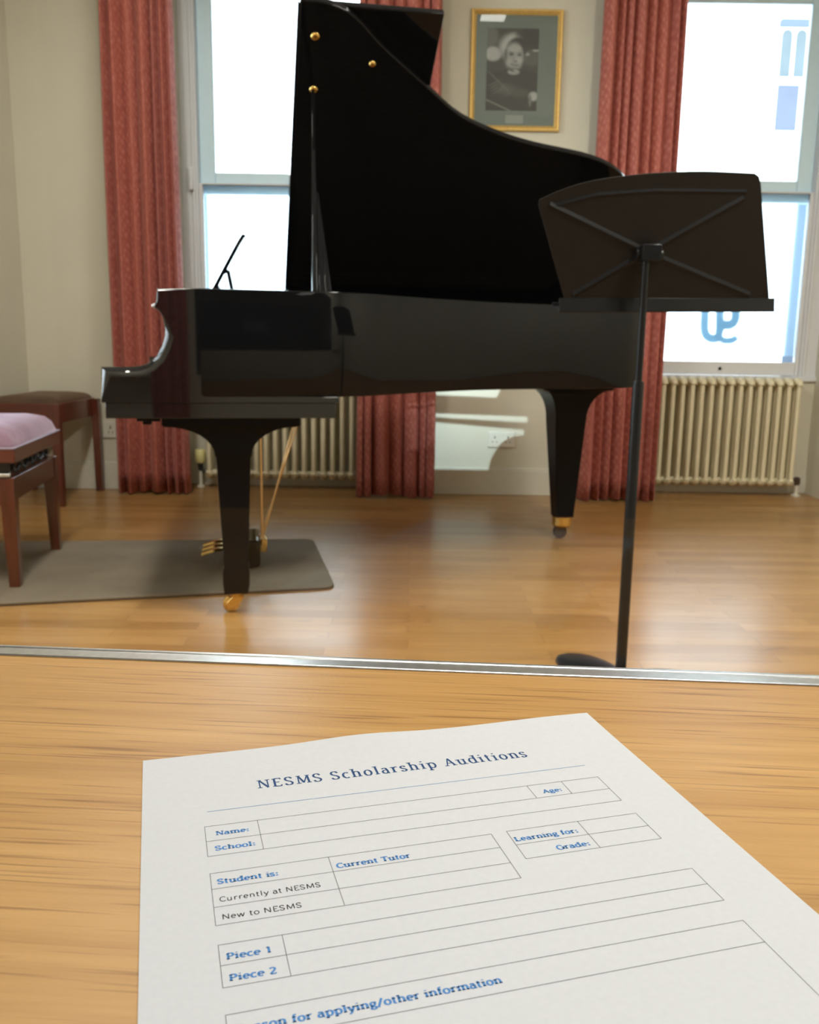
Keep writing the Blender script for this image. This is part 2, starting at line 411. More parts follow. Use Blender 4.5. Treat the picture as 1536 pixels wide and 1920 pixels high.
WS = structure('window_4', (XL, (sy0+sy1)/2, 0)); sw = (sy1-sy0)/2
b = MB(); zm = (sz0+sz1)/2
b.box(-.14, -.09, -sw, -sw+.05, sz0, sz1).box(-.14, -.09, sw-.05, sw, sz0, sz1).box(-.14, -.09, -sw+.05, sw-.05, sz0, sz0+.06).box(-.14, -.09, -sw+.05, sw-.05, sz1-.05, sz1).box(-.14, -.09, -sw+.05, sw-.05, zm-.02, zm+.02)
b.build('window_frame', M_SASH, WS, bevel=.004)
MB().box(-.12, -.116, -sw+.04, sw-.04, sz0+.05, sz1-.04).build('pane', M_PANE, WS)
MB().box(-.09, .03, -sw-.03, sw+.03, sz0-.03, sz0).build('window_sill', M_BOXF, WS, bevel=.004)

# ------------------------------------------------------------------ neighbouring building
NB = thing('neighbouring_building', 'white sunlit building across the street seen through the right window', 'building', (7.0, 14, 0))
MB().box(-5.2, 5.0, 0, 3, -2.0, 7.2).build('facade', plain('white_render', (.86, .87, .88), .8, var=.02, scale=2), NB)
fr = MB(); px0 = 5.224-7
fr.box(px0-.03, px0+1.25, -.05, 0, 3.86, 5.30).build('window_surround', plain('white_timber', (.88, .88, .88), .6), NB)
MB().box(px0-.03, px0+1.3, -.09, 0, 5.30, 5.40).build('lintel', plain('blue_grey_stone', (.08, .11, .17), .7), NB)
gm = plain('old_window_glass', (.075, .105, .125), .5, var=.1, scale=2)
for k in range(4):
    x = px0+.0+k*.205; b = MB(); n = 6
    pts = [(x, 4.64), (x+.150, 4.64)] + [(x+.075+.075*math.cos(math.pi*j/n), 5.20+.07*math.sin(math.pi*j/n)) for j in range(n+1)]
    b.hexa([(p[0], -.058, p[1]) for p in pts], [(p[0], -.05, p[1]) for p in pts]).build('arched_pane', gm, NB)
gm2 = plain('dark_window_glass', (.070, .09, .14), .5, var=.1, scale=2)
for k in range(2): MB().box(px0+k*.40, px0+k*.40+.31, -.058, -.05, 3.91, 4.53).build('lower_pane', gm2, NB)

# ------------------------------------------------------------------ partition with the observation window
RZ = R(-3.57)
b = MB(); yA, yB = .4785, .508
WF = b.box(-2.3, 3.2, yA, yB, 0, .648).box(-2.3, -.375, yA, yB+.07, .648, ZC).box(1.75, 3.3, yA, yB+.07, .648, ZC).box(-.375, 1.75, yA, yB+.07, 2.15, ZC).build('wall_front', M_WALL)
WF.rotation_euler = (0, 0, RZ); WF['kind'] = 'structure'
WO = structure('window_3', (0, 0, 0), RZ)
MB().box(-.375, 1.75, .4875, .4915, .652, 2.15).build('observation_pane', mat_pane('observation_glass', (.955, .965, .955), .5), WO)
rl = MB(); prof = [(.4722, .6590), (.4722, .6606), (.4728, .6612), (.4742, .6612), (.4748, .6606), (.4842, .6606), (.4848, .6612), (.4872, .6612), (.4872, .6590)]
rl.hexa([(-.375, y, z) for y, z in prof], [(1.75, y, z) for y, z in prof]); rl.build('glazing_channel', M_ALU, WO, bevel=.0002)
for xs in (-.375, 1.735): MB().box(xs, xs+.015, .473, .4872, .669, 2.15).build('glazing_post', M_ALU, WO, bevel=.001)
DK = thing('desk', 'light oak laminate desk top under the observation glass', 'desk', (0, 0, 0), RZ)
MB().box(-.95, 1.30, .04, .4735, .630, .660).build('desktop', M_LAM, DK, bevel=.0015)
for xs in (-.93, 1.25): MB().box(xs, xs+.025, .06, .46, 0, .630).build('side_panel', M_LAM, DK, bevel=.001)

# ------------------------------------------------------------------ printed form lying on the desk
PO = Vector((-.11308, .36045, .6603)); PA = R(15.872)
FORM = thing('audition_form', 'white printed audition form lying on the oak desk', 'paper', PO, PA)
def lift(x, y):          # x across, y down the sheet, in mm: gentle curl of the far edge
    t = max(0, 1-y/40.0)
    return .00015 + .0016*t*t*max(0, math.exp(-((x-95)/26.0)**2)) + .0006*t*t*math.exp(-((x-190)/30.)**2)
def P3(x, y, dz=0.0): return (x/1000.0, -y/1000.0, lift(x, y)+dz)
rows = [[P3(210*i/60, 297*j/80) for i in range(61)] for j in range(81)]
b = MB(); b.quadgrid(rows); b.quadgrid([[(p[0], p[1], p[2]-.0001) for p in r] for r in rows])
b.build('sheet', M_PAPER, FORM, 60)
def seg(b, x0, y0, x1, y1, wd, dz=.00006):
    d = Vector((x1-x0, y1-y0)); L = d.length; d /= L; n = Vector((-d.y, d.x))*wd*.5; k = max(1, int(L/5))
    r = [[], []]
    for i in range(k+1):
        p = Vector((x0, y0)) + d*L*i/k
        r[0].append(P3(p.x-n.x, p.y-n.y, dz)); r[1].append(P3(p.x+n.x, p.y+n.y, dz))
    b.quadgrid(r)
g = MB(); lw = .20
def table(x0, y0, x1, ys, vs):
    for y in ys: seg(g, x0-lw/2, y, x1+lw/2, y, lw)
    for x in (x0, x1): seg(g, x, ys[0], x, ys[-1], lw)
    for x, ya, yb in vs: seg(g, x, ya, x, yb, lw)
table(22.6, 61.2, 184.3, [61.2, 71.6, 81.5], [(42.1, 61.2, 81.5), (152.1, 61.2, 71.6), (167.5, 61.2, 71.6)])
table(22.7, 92.2, 124.7, [92.2, 101.4, 111.4, 120.8], [(63.5, 92.2, 120.8)])
table(130.9, 91.9, 184.8, [91.9, 101.3, 110.5], [(159.9, 91.9, 110.5)])
table(22.8, 130.3, 184.8, [130.3, 139.7, 149.1], [(42.0, 130.3, 149.1)])
table(22.7, 159.8, 184.3, [159.8, 170.6, 262], [])
g.build('ruled_boxes', M_INK, FORM)
u_ = MB(); seg(u_, 24.1, 50.3, 183.8, 50.3, .28); u_.build('heading_rule', M_LBLUE, FORM)

# a small stroke alphabet: L = line, A = arc (cx, cy, rx, ry, a0, a1); x-height .70, cap height 1.0
XH = .70
def arc(cx, cy, rx, ry, a0, a1, n=14): return [(cx+rx*math.cos(R(a0+(a1-a0)*i/n)), cy+ry*math.sin(R(a0+(a1-a0)*i/n))) for i in range(n+1)]
def S_curve(w, h, y0=0):
    r = h*.27; cx = w/2
    return catmull([(w*.90, y0+h*.80), (w*.70, y0+h*.97), (cx*.95, y0+h*1.0), (w*.22, y0+h*.93), (w*.12, y0+h*.75), (w*.28, y0+h*.58), (w*.70, y0+h*.42), (w*.90, y0+h*.24), (w*.78, y0+h*.06), (cx, y0), (w*.25, y0+h*.04), (w*.08, y0+h*.20)], 4)
GL = {  # width, strokes, serif positions (x, y)
 'N': (.82, [[(.14, 0), (.14, 1)], [(.14, 1), (.68, 0)], [(.68, 0), (.68, 1)]], [(.14, 0), (.14, 1), (.68, 1)]),
 'E': (.66, [[(.16, 0), (.16, 1)], [(.16, 1), (.56, 1), (.56, .86)], [(.16, .52), (.48, .52)], [(.16, 0), (.58, 0), (.58, .15)]], [(.16, 0), (.16, 1)]),
 'S': (.60, [S_curve(.56, 1)], []),
 'M': (1.0, [[(.15, 0), (.19, 1)], [(.19, 1), (.5, .08)], [(.5, .08), (.81, 1)], [(.81, 1), (.85, 0)]], [(.15, 0), (.85, 0), (.19, 1), (.81, 1)]),
 'A': (.78, [[(.10, 0), (.39, 1)], [(.39, 1), (.68, 0)], [(.21, .36), (.57, .36)]], [(.10, 0), (.68, 0)]),
 'L': (.62, [[(.16, 0), (.16, 1)], [(.16, 0), (.55, 0), (.55, .18)]], [(.16, 0), (.16, 1)]),
 'G': (.80, [arc(.42, .5, .34, .5, 42, 345), [(.70, .46), (.70, .06)]], [(.69, .46)]),
 'C': (.70, [arc(.42, .5, .34, .5, 45, 360-45)], []),
 'T': (.70, [[(.35, 0), (.35, 1)], [(.05, .85), (.05, 1), (.65, 1), (.65, .85)]], [(.35, 0)]),
 'P': (.66, [[(.16, 0), (.16, 1)], [(.16, 1), (.34, 1)] + arc(.34, .74, .24, .26, 90, -90) + [(.16, .48)]], [(.16, 0), (.16, 1)]),
 'R': (.74, [[(.16, 0), (.16, 1)], [(.16, 1), (.34, 1)] + arc(.34, .76, .23, .24, 90, -90) + [(.16, .52)], [(.36, .52), (.64, 0)]], [(.16, 0), (.16, 1), (.64, 0)]),
 'a': (.56, [arc(.26, .50, .19, .20, 150, 60, 6) + [(.43, .40), (.43, .10), (.50, 0), (.54, .02)], [(.43, .42)] + arc(.25, .21, .18, .21, 90, 300, 10) + [(.43, .12)]], []),
 'c': (.50, [arc(.30, .35, .23, .35, 50, 310)], []),
 'd': (.64, [[(.50, 0), (.50, 1.05)], arc(.29, .35, .22, .35, 50, 310)], [(.53, 0), (.46, 1.05)]),
 'e': (.56, [[(.08, .37), (.50, .37)] + arc(.29, .35, .21, .35, 5, 310)], []),
 'f': (.38, [[(.16, 0), (.16, .82)] + arc(.30, .84, .14, .20, 180, 60, 8), [(.04, XH), (.34, XH)]], [(.16, 0)]),
 'g': (.56, [arc(.26, .47, .18, .23, 0, 360), [(.42, .62), (.54, .68)], catmull([(.18, .25), (.12, .14), (.22, .06), (.42, .02), (.48, -.12), (.38, -.25), (.24, -.28), (.10, -.22), (.08, -.12), (.18, .02)], 4)], []),
 'h': (.68, [[(.15, 0), (.15, 1.05)], [(.15, .52)] + arc(.34, .50, .19, .20, 140, 0, 8) + [(.53, 0)]], [(.15, 0), (.53, 0), (.12, 1.05)]),
 'i': (.32, [[(.16, 0), (.16, XH)], [(.16, .92), (.16, 1.02)]], [(.16, 0), (.12, XH)]),
 'l': (.32, [[(.16, 0), (.16, 1.05)]], [(.16, 0), (.12, 1.05)]),
 'm': (1.02, [[(.15, 0), (.15, XH)], [(.15, .52)] + arc(.33, .50, .18, .20, 140, 0, 8) + [(.51, 0)], [(.51, .52)] + arc(.69, .50, .18, .20, 140, 0, 8) + [(.87, 0)]], [(.15, 0), (.51, 0), (.87, 0), (.12, XH)]),
 'n': (.68, [[(.15, 0), (.15, XH)], [(.15, .52)] + arc(.34, .50, .19, .20, 140, 0, 8) + [(.53, 0)]], [(.15, 0), (.53, 0), (.12, XH)]),
 'o': (.60, [arc(.30, .35, .23, .35, 0, 360, 20)], []),
 'p': (.64, [[(.15, -.30), (.15, XH)], arc(.35, .35, .22, .35, 130, -130)], [(.15, -.30), (.12, XH)]),
 'r': (.48, [[(.15, 0), (.15, XH)], [(.15, .48), (.24, .64), (.36, .70), (.44, .64)]], [(.15, 0), (.12, XH)]),
 's': (.46, [S_curve(.42, XH)], []),
 't': (.40, [[(.17, .92), (.17, .14)] + arc(.28, .13, .11, .13, 180, 300, 8), [(.04, XH), (.34, XH)]], []),
 'u': (.68, [[(.14, XH), (.14, .22)] + arc(.32, .22, .18, .22, 180, 330, 8) + [(.52, .20)], [(.52, XH), (.52, 0)]], [(.10, XH), (.48, XH), (.56, 0)]),
 'w': (.82, [[(.06, XH), (.23, 0)], [(.23, 0), (.41, XH)], [(.41, XH), (.58, 0)], [(.58, 0), (.76, XH)]], [(.08, XH), (.74, XH)]),
 'y': (.60, [[(.07, XH), (.31, .02)], [(.54, XH), (.26, -.18), (.16, -.30), (.06, -.27)]], [(.10, XH), (.52, XH)]),
 ':': (.30, [[(.15, .0), (.15, .20)], [(.15, .46), (.15, .66)]], []),
 '/': (.48, [[(.04, -.12), (.44, 1.08)]], []),
 '1': (.56, [[(.30, 0), (.30, 1)], [(.30, 1), (.12, .86)]], [(.30, 0)]),
 '2': (.58, [arc(.27, .74, .20, .26, 160, -30, 12) + [(.08, 0)], [(.08, 0), (.50, 0), (.50, .14)]], []),
 ' ': (.30, [], [])}
def write(b, text, x0, y, cap, x1, thick, thin, serif=True, track=.0, dz=.00007):
    """Set text on the baseline y (mm down the sheet) from x0 to x1 (mm)."""
    tot = sum(GL[c][0]+track for c in text)-track; sx = (x1-x0)/tot; x = x0
    for ch in text:
        wd, strokes, sers = GL[ch]
        for st in strokes:
            pts = [Vector((x+px*sx, y-py*cap)) for px, py in st]
            if len(pts) < 2: continue
            L, Rr = [], []
            for i, p in enumerate(pts):
                d = pts[min(i+1, len(pts)-1)]-pts[max(i-1, 0)]
                if d.length < 1e-6: d = Vector((0, 1))
                d.normalize()
                if len(pts) > 2 and len(pts) <= 4 and 0 < i < len(pts)-1: pass
                n = Vector((-d.y, d.x)); t = thin+(thick-thin)*abs(d.y)**1.3
                if serif and ch in 'NMA' and len(pts) == 2 and ((ch == 'N' and pts[0].x == pts[1].x) or (ch in 'MA' and (pts[1].y < pts[0].y))): t = thin*1.1
                L.append(P3(p.x+n.x*t/2, p.y+n.y*t/2, dz)); Rr.append(P3(p.x-n.x*t/2, p.y-n.y*t/2, dz))
            b.quadgrid([L, Rr])
        if serif:
            for px, py in sers:
                hw = .13*cap*.75+thick*.32; yy = y-py*cap + (thin*.45 if py > .5 else -thin*.45)*(1)
                seg(b, x+px*sx-hw, yy, x+px*sx+hw, yy, thin*.95, dz)
        x += (wd+track)*sx
t_ = MB(); write(t_, 'NESMS Scholarship Auditions', 45.2, 36.6, 6.6, 163.2, .92, .50, track=.16); t_.build('form_title', M_NAVY, FORM)
bo = (.74, .42)
for s_, x0, y, x1 in (('Name:', 26.3, 68.1, 38.4), ('School:', 25.4, 78.2, 39.7), ('Age:', 156.4, 68.6, 164.8), ('Student is:', 24.8, 98.8, 45.2), ('Current Tutor', 65.2, 99.6, 91.7),
                      ('Learning for:', 131.7, 99.1, 157.0), ('Grade:', 144.3, 108.1, 157.4), ('Piece 1', 24.7, 137.4, 38.2), ('Piece 2', 24.8, 146.8, 38.3), ('Reason for applying/other information', 24.8, 167.0, 99.9)):
    t_ = MB(); write(t_, s_, x0, y, 2.65, x1, *bo, track=.05); t_.build('field_label', M_BLUE, FORM)
for s_, x0, y, x1 in (('Currently at NESMS', 24.7, 108.8, 58.0), ('New to NESMS', 24.8, 118.2, 50.2)): t_ = MB(); write(t_, s_, x0, y, 2.5, x1, .34, .31, False, track=.05); t_.build('option_label', M_INKD, FORM)

# ------------------------------------------------------------------ rug
RUG = thing('rug', 'flat taupe rug with a dark bound edge under the piano pedals', 'rug')
def rounded(poly, r, n=5):
    out = []; m = len(poly)
    for i in range(m):
        p = Vector(poly[i]); a = (Vector(poly[i-1])-p).normalized(); c = (Vector(poly[(i+1) % m])-p).normalized()
        for k in range(n+1):
            t = k/n; q0 = p+a*r; q2 = p+c*r; out.append(tuple((q0*(1-t)**2+p*2*t*(1-t)+q2*t*t)))
    return out
rp = rounded([(-.250, 2.972), (-.405, 3.706), (-1.95, 3.535), (-1.95, 2.545)], .05)
MB().hexa([(x, y, .004) for x, y in rp], [(x, y, .011) for x, y in rp]).build('pile', M_RUG, RUG, bevel=.002)
cx_ = sum(p[0] for p in rp)/len(rp); cy_ = sum(p[1] for p in rp)/len(rp)
rq = [((x-cx_)*1.002+cx_, (y-cy_)*1.003+cy_) for x, y in rp]
MB().hexa([(x, y, 0) for x, y in rq], [(x, y, .0045) for x, y in rq]).build('backing', M_RUGB, RUG)

# ------------------------------------------------------------------ grand piano
TH = R(10.5)
PN = thing('grand_piano', 'black lacquered grand piano with its lid propped fully open', 'piano', (-.8856, 2.4979, 0), TH)
ZT, ZB, WV = .971, .673, 1.45
OUT = catmull([(.30, 0), (.45, 0), (.58, .004), (.68, .016), (.78, .062), (.88, .150), (1.0, .255), (1.10, .335), (1.20, .40), (1.32, .455), (1.47, .497), (1.62, .528), (1.75, .566), (1.86, .625), (1.945, .715), (2.0, .84), (2.02, 1.0), (2.01, 1.16), (1.97, 1.31), (1.89, 1.415), (1.79, 1.448), (1.68, 1.45)], 7) + [(1.2, 1.45), (.75, 1.45), (.30, 1.45)]
def inset(P, d):
    out = []
    for i, p in enumerate(P):
        a = Vector(P[max(i-1, 0)]); c = Vector(P[min(i+1, len(P)-1)]); t = (c-a).normalized(); n = Vector((-t.y, t.x))
        out.append((p[0]+n.x*d, p[1]+n.y*d))
    return out
INN = inset(OUT, .055)
b = MB(); rows = []
e = .004
prof = [(0, ZB+e), (0, ZT-e), (.0012, ZT-.0012), (e, ZT), (.051, ZT), (.055, ZT-e), (.055, ZB+.0), (e, ZB), (.0012, ZB+.0012)]
rows = [[(p[0], p[1], z) for p in inset(OUT, d)] for d, z in prof]
b.quadgrid(rows, close_u=True)
n = len(OUT); m = len(rows)
b.f.append(tuple(i*n for i in range(m))); b.f.append(tuple(i*n+n-1 for i in reversed(range(m))))
b.build('rim', M_BLACK, PN, 30)
CH = [(.029, .657), (.029, .7535), (.10, .7545), (.135, .757), (.160, .767), (.180, .786), (.196, .817), (.203, .840), (.2045, .860), (.199, .893), (.190, .908), (.179, .915), (.1765, .921), (.179, .928), (.184, .934), (.187, .968), (.190, .971), (.305, .971), (.305, .657)]
RC = .026
nC = len(CH); cN = []
for k in range(nC):
    a, c = Vector(CH[k-1]), Vector(CH[(k+1) % nC]); t = (c-a).normalized(); cN.append(Vector((t.y, -t.x)))
CW = [0.0 if k in (0, nC-1) else (.12 if k == nC-2 else 1.0) for k in range(nC)]
CW[1] = 1.35; CW[nC-3] = .35
for k in range(9, 16): CW[k] = min(CW[k], .22)
CW[8] = .6
sg = sum(CH[k][0]*CH[(k+1) % nC][1]-CH[(k+1) % nC][0]*CH[k][1] for k in range(nC))
if sg > 0: cN = [-x for x in cN]
for v0, v1, r0, r1 in ((0, .085, RC, .004), (WV-.085, WV, .004, RC)):
    secs = []
    for st in range(8):
        t = st/7*math.pi/2; d = r0*(1-math.sin(t)); v = v0+r0*(1-math.cos(t)); secs.append([(CH[k][0]+cN[k].x*d*CW[k], v, CH[k][1]+cN[k].y*d*CW[k]) for k in range(nC)])
    for st in range(8):
        t = (7-st)/7*math.pi/2; d = r1*(1-math.sin(t)); v = v1-r1*(1-math.cos(t)); secs.append([(CH[k][0]+cN[k].x*d*CW[k], v, CH[k][1]+cN[k].y*d*CW[k]) for k in range(nC)])
    b = MB(); b.quadgrid(secs, close_v=True); b.poly(secs[0]); b.poly(secs[-1]); b.build('cheek', M_ARM, PN, 50)
b = MB(); b.box(.029, .688, .001, WV-.001, .656, .6745); b.box(.038, .680, .004, WV-.004, .612, .656)
b.build('keybed', M_ARM, PN, bevel=.002)
MB().box(.035, .062, .085, WV-.085, .6745, .735).build('key_slip', M_BLACK, PN, bevel=.003)
for v0 in (.085, WV-.165): MB().box(.062, .225, v0, v0+.08, .6745, .752).build('key_block', M_BLACK, PN, bevel=.003)
b = MB(); kv0, kv1 = .167, WV-.167; nk = 52; kw = (kv1-kv0)/nk
for k in range(nk): b.box(.066, .225, kv0+k*kw+.0004, kv0+(k+1)*kw-.0004, .700, .722)
b.build('white_keys', M_KEYW, PN)
b = MB()
for k in range(nk-1):
    if k % 7 in (0, 2, 3, 5, 6): b.box(.115, .225, kv0+(k+1)*kw-.0055, kv0+(k+1)*kw+.0055, .722, .734)
b.build('black_keys', M_SATIN, PN)
fbp = [(.225, .6745), (.225, .735), (.240, .80), (.262, .86), (.275, .86), (.262, .6745)]
MB().hexa([(u, .085, z) for u, z in fbp], [(u, WV-.085, z) for u, z in fbp]).build('fallboard', M_BLACK, PN, bevel=.002)
MB().box(.275, .60, .056, WV-.056, .885, .905).build('music_shelf', M_BLACK, PN, bevel=.002)
# music desk leaning back, with strut
a_, c_ = Vector((.283, .905)), Vector((.423, 1.159)); d_ = (c_-a_).normalized(); nn = Vector((d_.y, -d_.x))*.012; Ld = (c_-a_).length
sh = rrect(.30, 1.15, 0, Ld, .06, 6); sh = [(v, max(0, t)) for v, t in sh]
f_ = lambda v, t, k: ((a_+d_*t+nn*k)[0]+.032*(v-.30)/.85, v, (a_+d_*t+nn*k)[1])
MB().hexa([f_(v, t, 0) for v, t in sh], [f_(v, t, 1) for v, t in sh]).build('music_desk', M_BLACK, PN, bevel=.002)
for v in (.36, 1.05):
    MB().tube([(.376, v, 1.045), (.402, v, .905)], .006, 8).build('desk_strut', M_SATIN, PN, 40)
# soundboard, plate, strings
ins = inset(OUT, .056)
MB().hexa([(u, v, .765) for u, v in ins], [(u, v, .775) for u, v in ins]).build('soundboard', M_SPRUCE, PN)
ins2 = [p for p in inset(OUT, .075) if p[0] > .42]
b = MB(); b.hexa([(u, v, .845) for u, v in ins2], [(u, v, .855) for u, v in ins2]); b.build('iron_plate', M_IRON, PN, bevel=.003)
b = MB()
for k in range(60):
    v = .10+1.24*k/59; u1 = .5
    for (p, q) in zip(OUT[:-1], OUT[1:]):
        if (p[1]-v)*(q[1]-v) <= 0 and p[0] > .6 and p[0] < 1.95: u1 = max(u1, p[0]-.14)
    u1 = max(.62, min(u1, 1.80)) if v < 1.3 else 1.60
    b.tube([(.46, v, .872), (u1, v, .872)], .0009, 5)
o = b.build('strings', M_COPPER, PN); o['kind'] = 'stuff'
MB().box(.58, .61, .09, 1.30, .872, .90).build('damper_rail', M_FELT, PN)
# lid
AL = R(37.0); ZH = .970
def lid(u, v, h): return (u, WV-(WV-v)*math.cos(AL)+h*math.sin(AL), ZH+(WV-v)*math.sin(AL)+h*math.cos(AL))
LO = [(.605, .026)] + catmull([(.60, .026), (.66, .026), (.715, .037), (.78, .072), (.88, .168), (1.04, .298), (1.17, .400), (1.32, .466), (1.47, .508), (1.68, .546), (1.80, .590), (1.89, .660), (1.965, .760), (2.015, .88), (2.03, 1.02), (2.015, 1.18), (1.975, 1.32), (1.89, 1.42), (1.79, 1.45)], 6)[6:] + [(.605, 1.45)]
LI = [(p[0], p[1]) for p in LO]
MB().hexa([lid(u, v, 0) for u, v in LO], [lid(u, v, .023) for u, v in LO]).build('lid', M_BLACK, PN, bevel=.004, seg=3)
FL = [(.607, .050), (1.052, .050), (1.052, 1.45), (.607, 1.45)]
MB().hexa([lid(u, v, .025) for u, v in FL], [lid(u, v, .047) for u, v in FL]).build('folded_front_lid', M_BLACK, PN, bevel=.004, seg=3)
# long hinge edge on the folded lid
MB().hexa([lid(u, v, .0) for u, v in ((.598, .035), (.605, .035), (.605, 1.45), (.598, 1.45))], [lid(u, v, .047) for u, v in ((.598, .062), (.605, .062), (.605, 1.45), (.598, 1.45))]).build('lid_fold', M_BLACK, PN, bevel=.002)
def stud(u, v, r, name, hgt=.006):
    b = MB(); rows = []
    for rr, h in ((r, 0), (r, -hgt*.4), (r*.85, -hgt*.8), (r*.55, -hgt), (r*.45, -hgt*.5), (r*.2, -hgt*.45)):
        rows.append([lid(u+rr*math.cos(2*math.pi*i/18), v+rr*math.sin(2*math.pi*i/18), h) for i in range(18)])
    b.loft(rows); o = b.build(name, M_BRASS, PN, 45); o['label'] = 'small round brass fitting'; return o
stud(.656, .140, .0145, 'prop_socket', .008); stud(.662, .332, .0145, 'prop_socket', .008); stud(.844, .222, .0115, 'lid_button', .008)
for u in (.85, 1.45): 
    MB().tube([(u-.08, WV+.004, ZH+.004), (u+.08, WV+.004, ZH+.004)], .006, 8).build('lid_hinge', M_BRASS, PN, 40)
# lid props
soc = Vector(lid(.662, .332, -.012)); base = Vector((.645, .085, .93))
def board(p0, p1, w0, w1, th, name, m, off0=0, off1=0):
    p0 = Vector(p0); p1 = Vector(p1); d = (p1-p0).normalized(); e1 = Vector((1, 0, 0)); e1 = (e1-d*e1.dot(d)).normalized(); e2 = d.cross(e1)
    secs = []
    for p, w in ((p0, w0), (p1, w1)): secs.append([p-e1*w/2-e2*th/2, p+e1*w/2-e2*th/2, p+e1*w/2+e2*th/2, p-e1*w/2+e2*th/2])
    return MB().loft(secs).build(name, m, PN, bevel=.002)
board((.626, .085, .93), soc+Vector((-.002, 0, 0)), .016, .010, .016, 'lid_prop', M_BLACK)
dv = (soc-Vector((.626, .085, .93)))
board((.652, .100, .93), Vector((.650, .100, .93))+Vector((-.004, dv.y, dv.z))*.50, .060, .020, .016, 'short_prop', M_SATIN)
board((.645, .088, .93), Vector((.645, .088, .93))+Vector((-.002, dv.y, dv.z))*.235, .007, .005, .004, 'prop_slot_edge', M_BLACK)
board((.664, .088, .93), Vector((.664, .088, .93))+Vector((-.008, dv.y, dv.z))*.24, .009, .007, .004, 'prop_slot_edge', M_BLACK)
# legs
def leg(secs, cv, name='leg'):
    L = []
    for z, u0, u1, hv in secs: L.append([(u0, cv-hv, z), (u1, cv-hv, z), (u1, cv+hv, z), (u0, cv+hv, z)])
    return MB().loft(L).build(name, M_SATIN, PN, bevel=.003)
def br(u0, u1, n0, n1, zt, zb, h0, h1, n=8):
    """curved bracket sections from a wide block into the neck"""
    out = []
    for k in range(n+1):
        t = k/n*math.pi/2; f = math.sin(t); g_ = 1-math.cos(t)
        out.append((zt-(zt-zb)*g_, u0+(n0-u0)*f, u1+(n1-u1)*f, h0+(h1-h0)*f))
    return out
F0 = [(.6115, .181, .581, .062), (.585, .181, .581, .062)] + br(.190, .573, .330, .437, .580, .494, .060, .054) + [(.488, .333, .434, .052), (.152, .348, .421, .037), (.136, .3435, .4245, .041), (.10, .3435, .4245, .041), (.064, .347, .419, .038)]
def castor(u, v, zt, par, wheel, wr=.026, rot=0.0):
    c = Vector((u, v, 0))
    b = MB(); b.lathe([(.030, zt), (.030, zt-.006), (.020, zt-.010), (.016, zt-.020)], (u, v, 0), 'z', 16)
    for s in (-1, 1):
        q = [(u+.018, v+s*.016), (u-.030, v+s*.016)]
        pts = [(u+.020, zt-.012), (u-.012, zt-.012), (u-.034, wr+.004), (u-.030, wr-.012), (u-.012, wr-.010), (u+.014, zt-.030)]
        b.hexa([(x, v+s*.012, z) for x, z in pts], [(x, v+s*.019, z) for x, z in pts])
    b.box(u-.014, u+.020, v-.019, v+.019, zt-.020, zt-.012)
    f = b.build('castor', M_BRASS, par, bevel=.0015)
    f['label'] = 'brass castor'
    MB().lathe([(.004, -.010), (wr*.8, -.010), (wr, -.006), (wr, .006), (wr*.8, .010), (.004, .010)], (u-.018, v, wr), 'y', 20).build('wheel', wheel, f, 40)
l1 = leg(F0, .140); castor(.385, .140, .066, l1, M_BRASS)
l2 = leg(F0, WV-.150); castor(.385, WV-.150, .066, l2, M_BRASS)
T0 = [(.675, 1.625, 1.935, .115), (.650, 1.625, 1.930, .115)] + br(1.632, 1.925, 1.700, 1.834, .645, .515, .110, .066) + [(.505, 1.700, 1.834, .064), (.11, 1.732, 1.810, .040), (.096, 1.732, 1.810, .040)]
l3 = leg(T0, 1.05)
f = MB().lathe([(.043, .096), (.043, .060), (.036, .052)], (1.771, 1.05, 0), 'z', 20).build('ferrule', M_BRASS, l3, 40); f['label'] = 'brass ferrule'
MB().lathe([(.004, -.014), (.026, -.014), (.030, -.009), (.030, .009), (.026, .014), (.004, .014)], (1.764, 1.05, .030), 'y', 20).build('wheel', M_DARKW, l3, 40)
# pedal lyre
ly = MB(); ly.box(.355, .466, .605, .835, .020, .118); lyo = ly.build('lyre_box', M_BLACK, PN, bevel=.012, seg=3)
for v in (.655, .785): MB().lathe([(.022, .118), (.026, .14), (.018, .17), (.021, .38), (.018, .56), (.028, .60), (.028, .614)], (.405, v, 0), 'z', 16).build('lyre_post', M_BLACK, PN, 40)
for k, v in enumerate((.650, .720, .790)):
    rows = []
    for t in range(9):
        s = t/8; u = .37-.115*s; z = .082-.006*s-.035*max(0, s-.55); wv = .010+.014*math.sin(min(1, s*1.1)*math.pi*.9)
        rows.append([(u, v-wv, z), (u, v-wv*.6, z+.007), (u, v+wv*.6, z+.007), (u, v+wv, z), (u, v+wv*.6, z-.005), (u, v-wv*.6, z-.005)])
    o = MB().loft(rows).build('pedal', M_BRASS, lyo, 50); o['label'] = 'brass pedal'
for v in (.660, .780):
    MB().tube([(.468, v, .085), (.625+(.018 if v > .7 else -.01), v+(.0 if v > .7 else -.0), .613)], .0036, 8).build('lyre_brace', M_COPPER, PN, 50)
MB().tube([(.474, .70, .10), (.474, .70, .614)], .0042, 8).build('pedal_rod', M_COPPER, PN, 50)
MB().tube([(.474, .64, .10), (.474, .64, .614)], .0042, 8).build('pedal_rod', M_COPPER, PN, 50)
MB().box(.466, .492, .69, .75, .055, .105).build('brace_bracket', M_BRASS, PN, bevel=.003)
b = MB(); b.box(.11, .175, .10, .135, .595, .613).box(.125, .150, .11, .125, .585, .597); b.build('keybed_catch', M_SATIN, PN, bevel=.002)
MB().lathe([(.004, -.006), (.007, -.002), (.007, .004), (.003, .010)], (.176, .042, .922), 'x', 12).build('fallboard_knob', M_ALU, PN, 40)

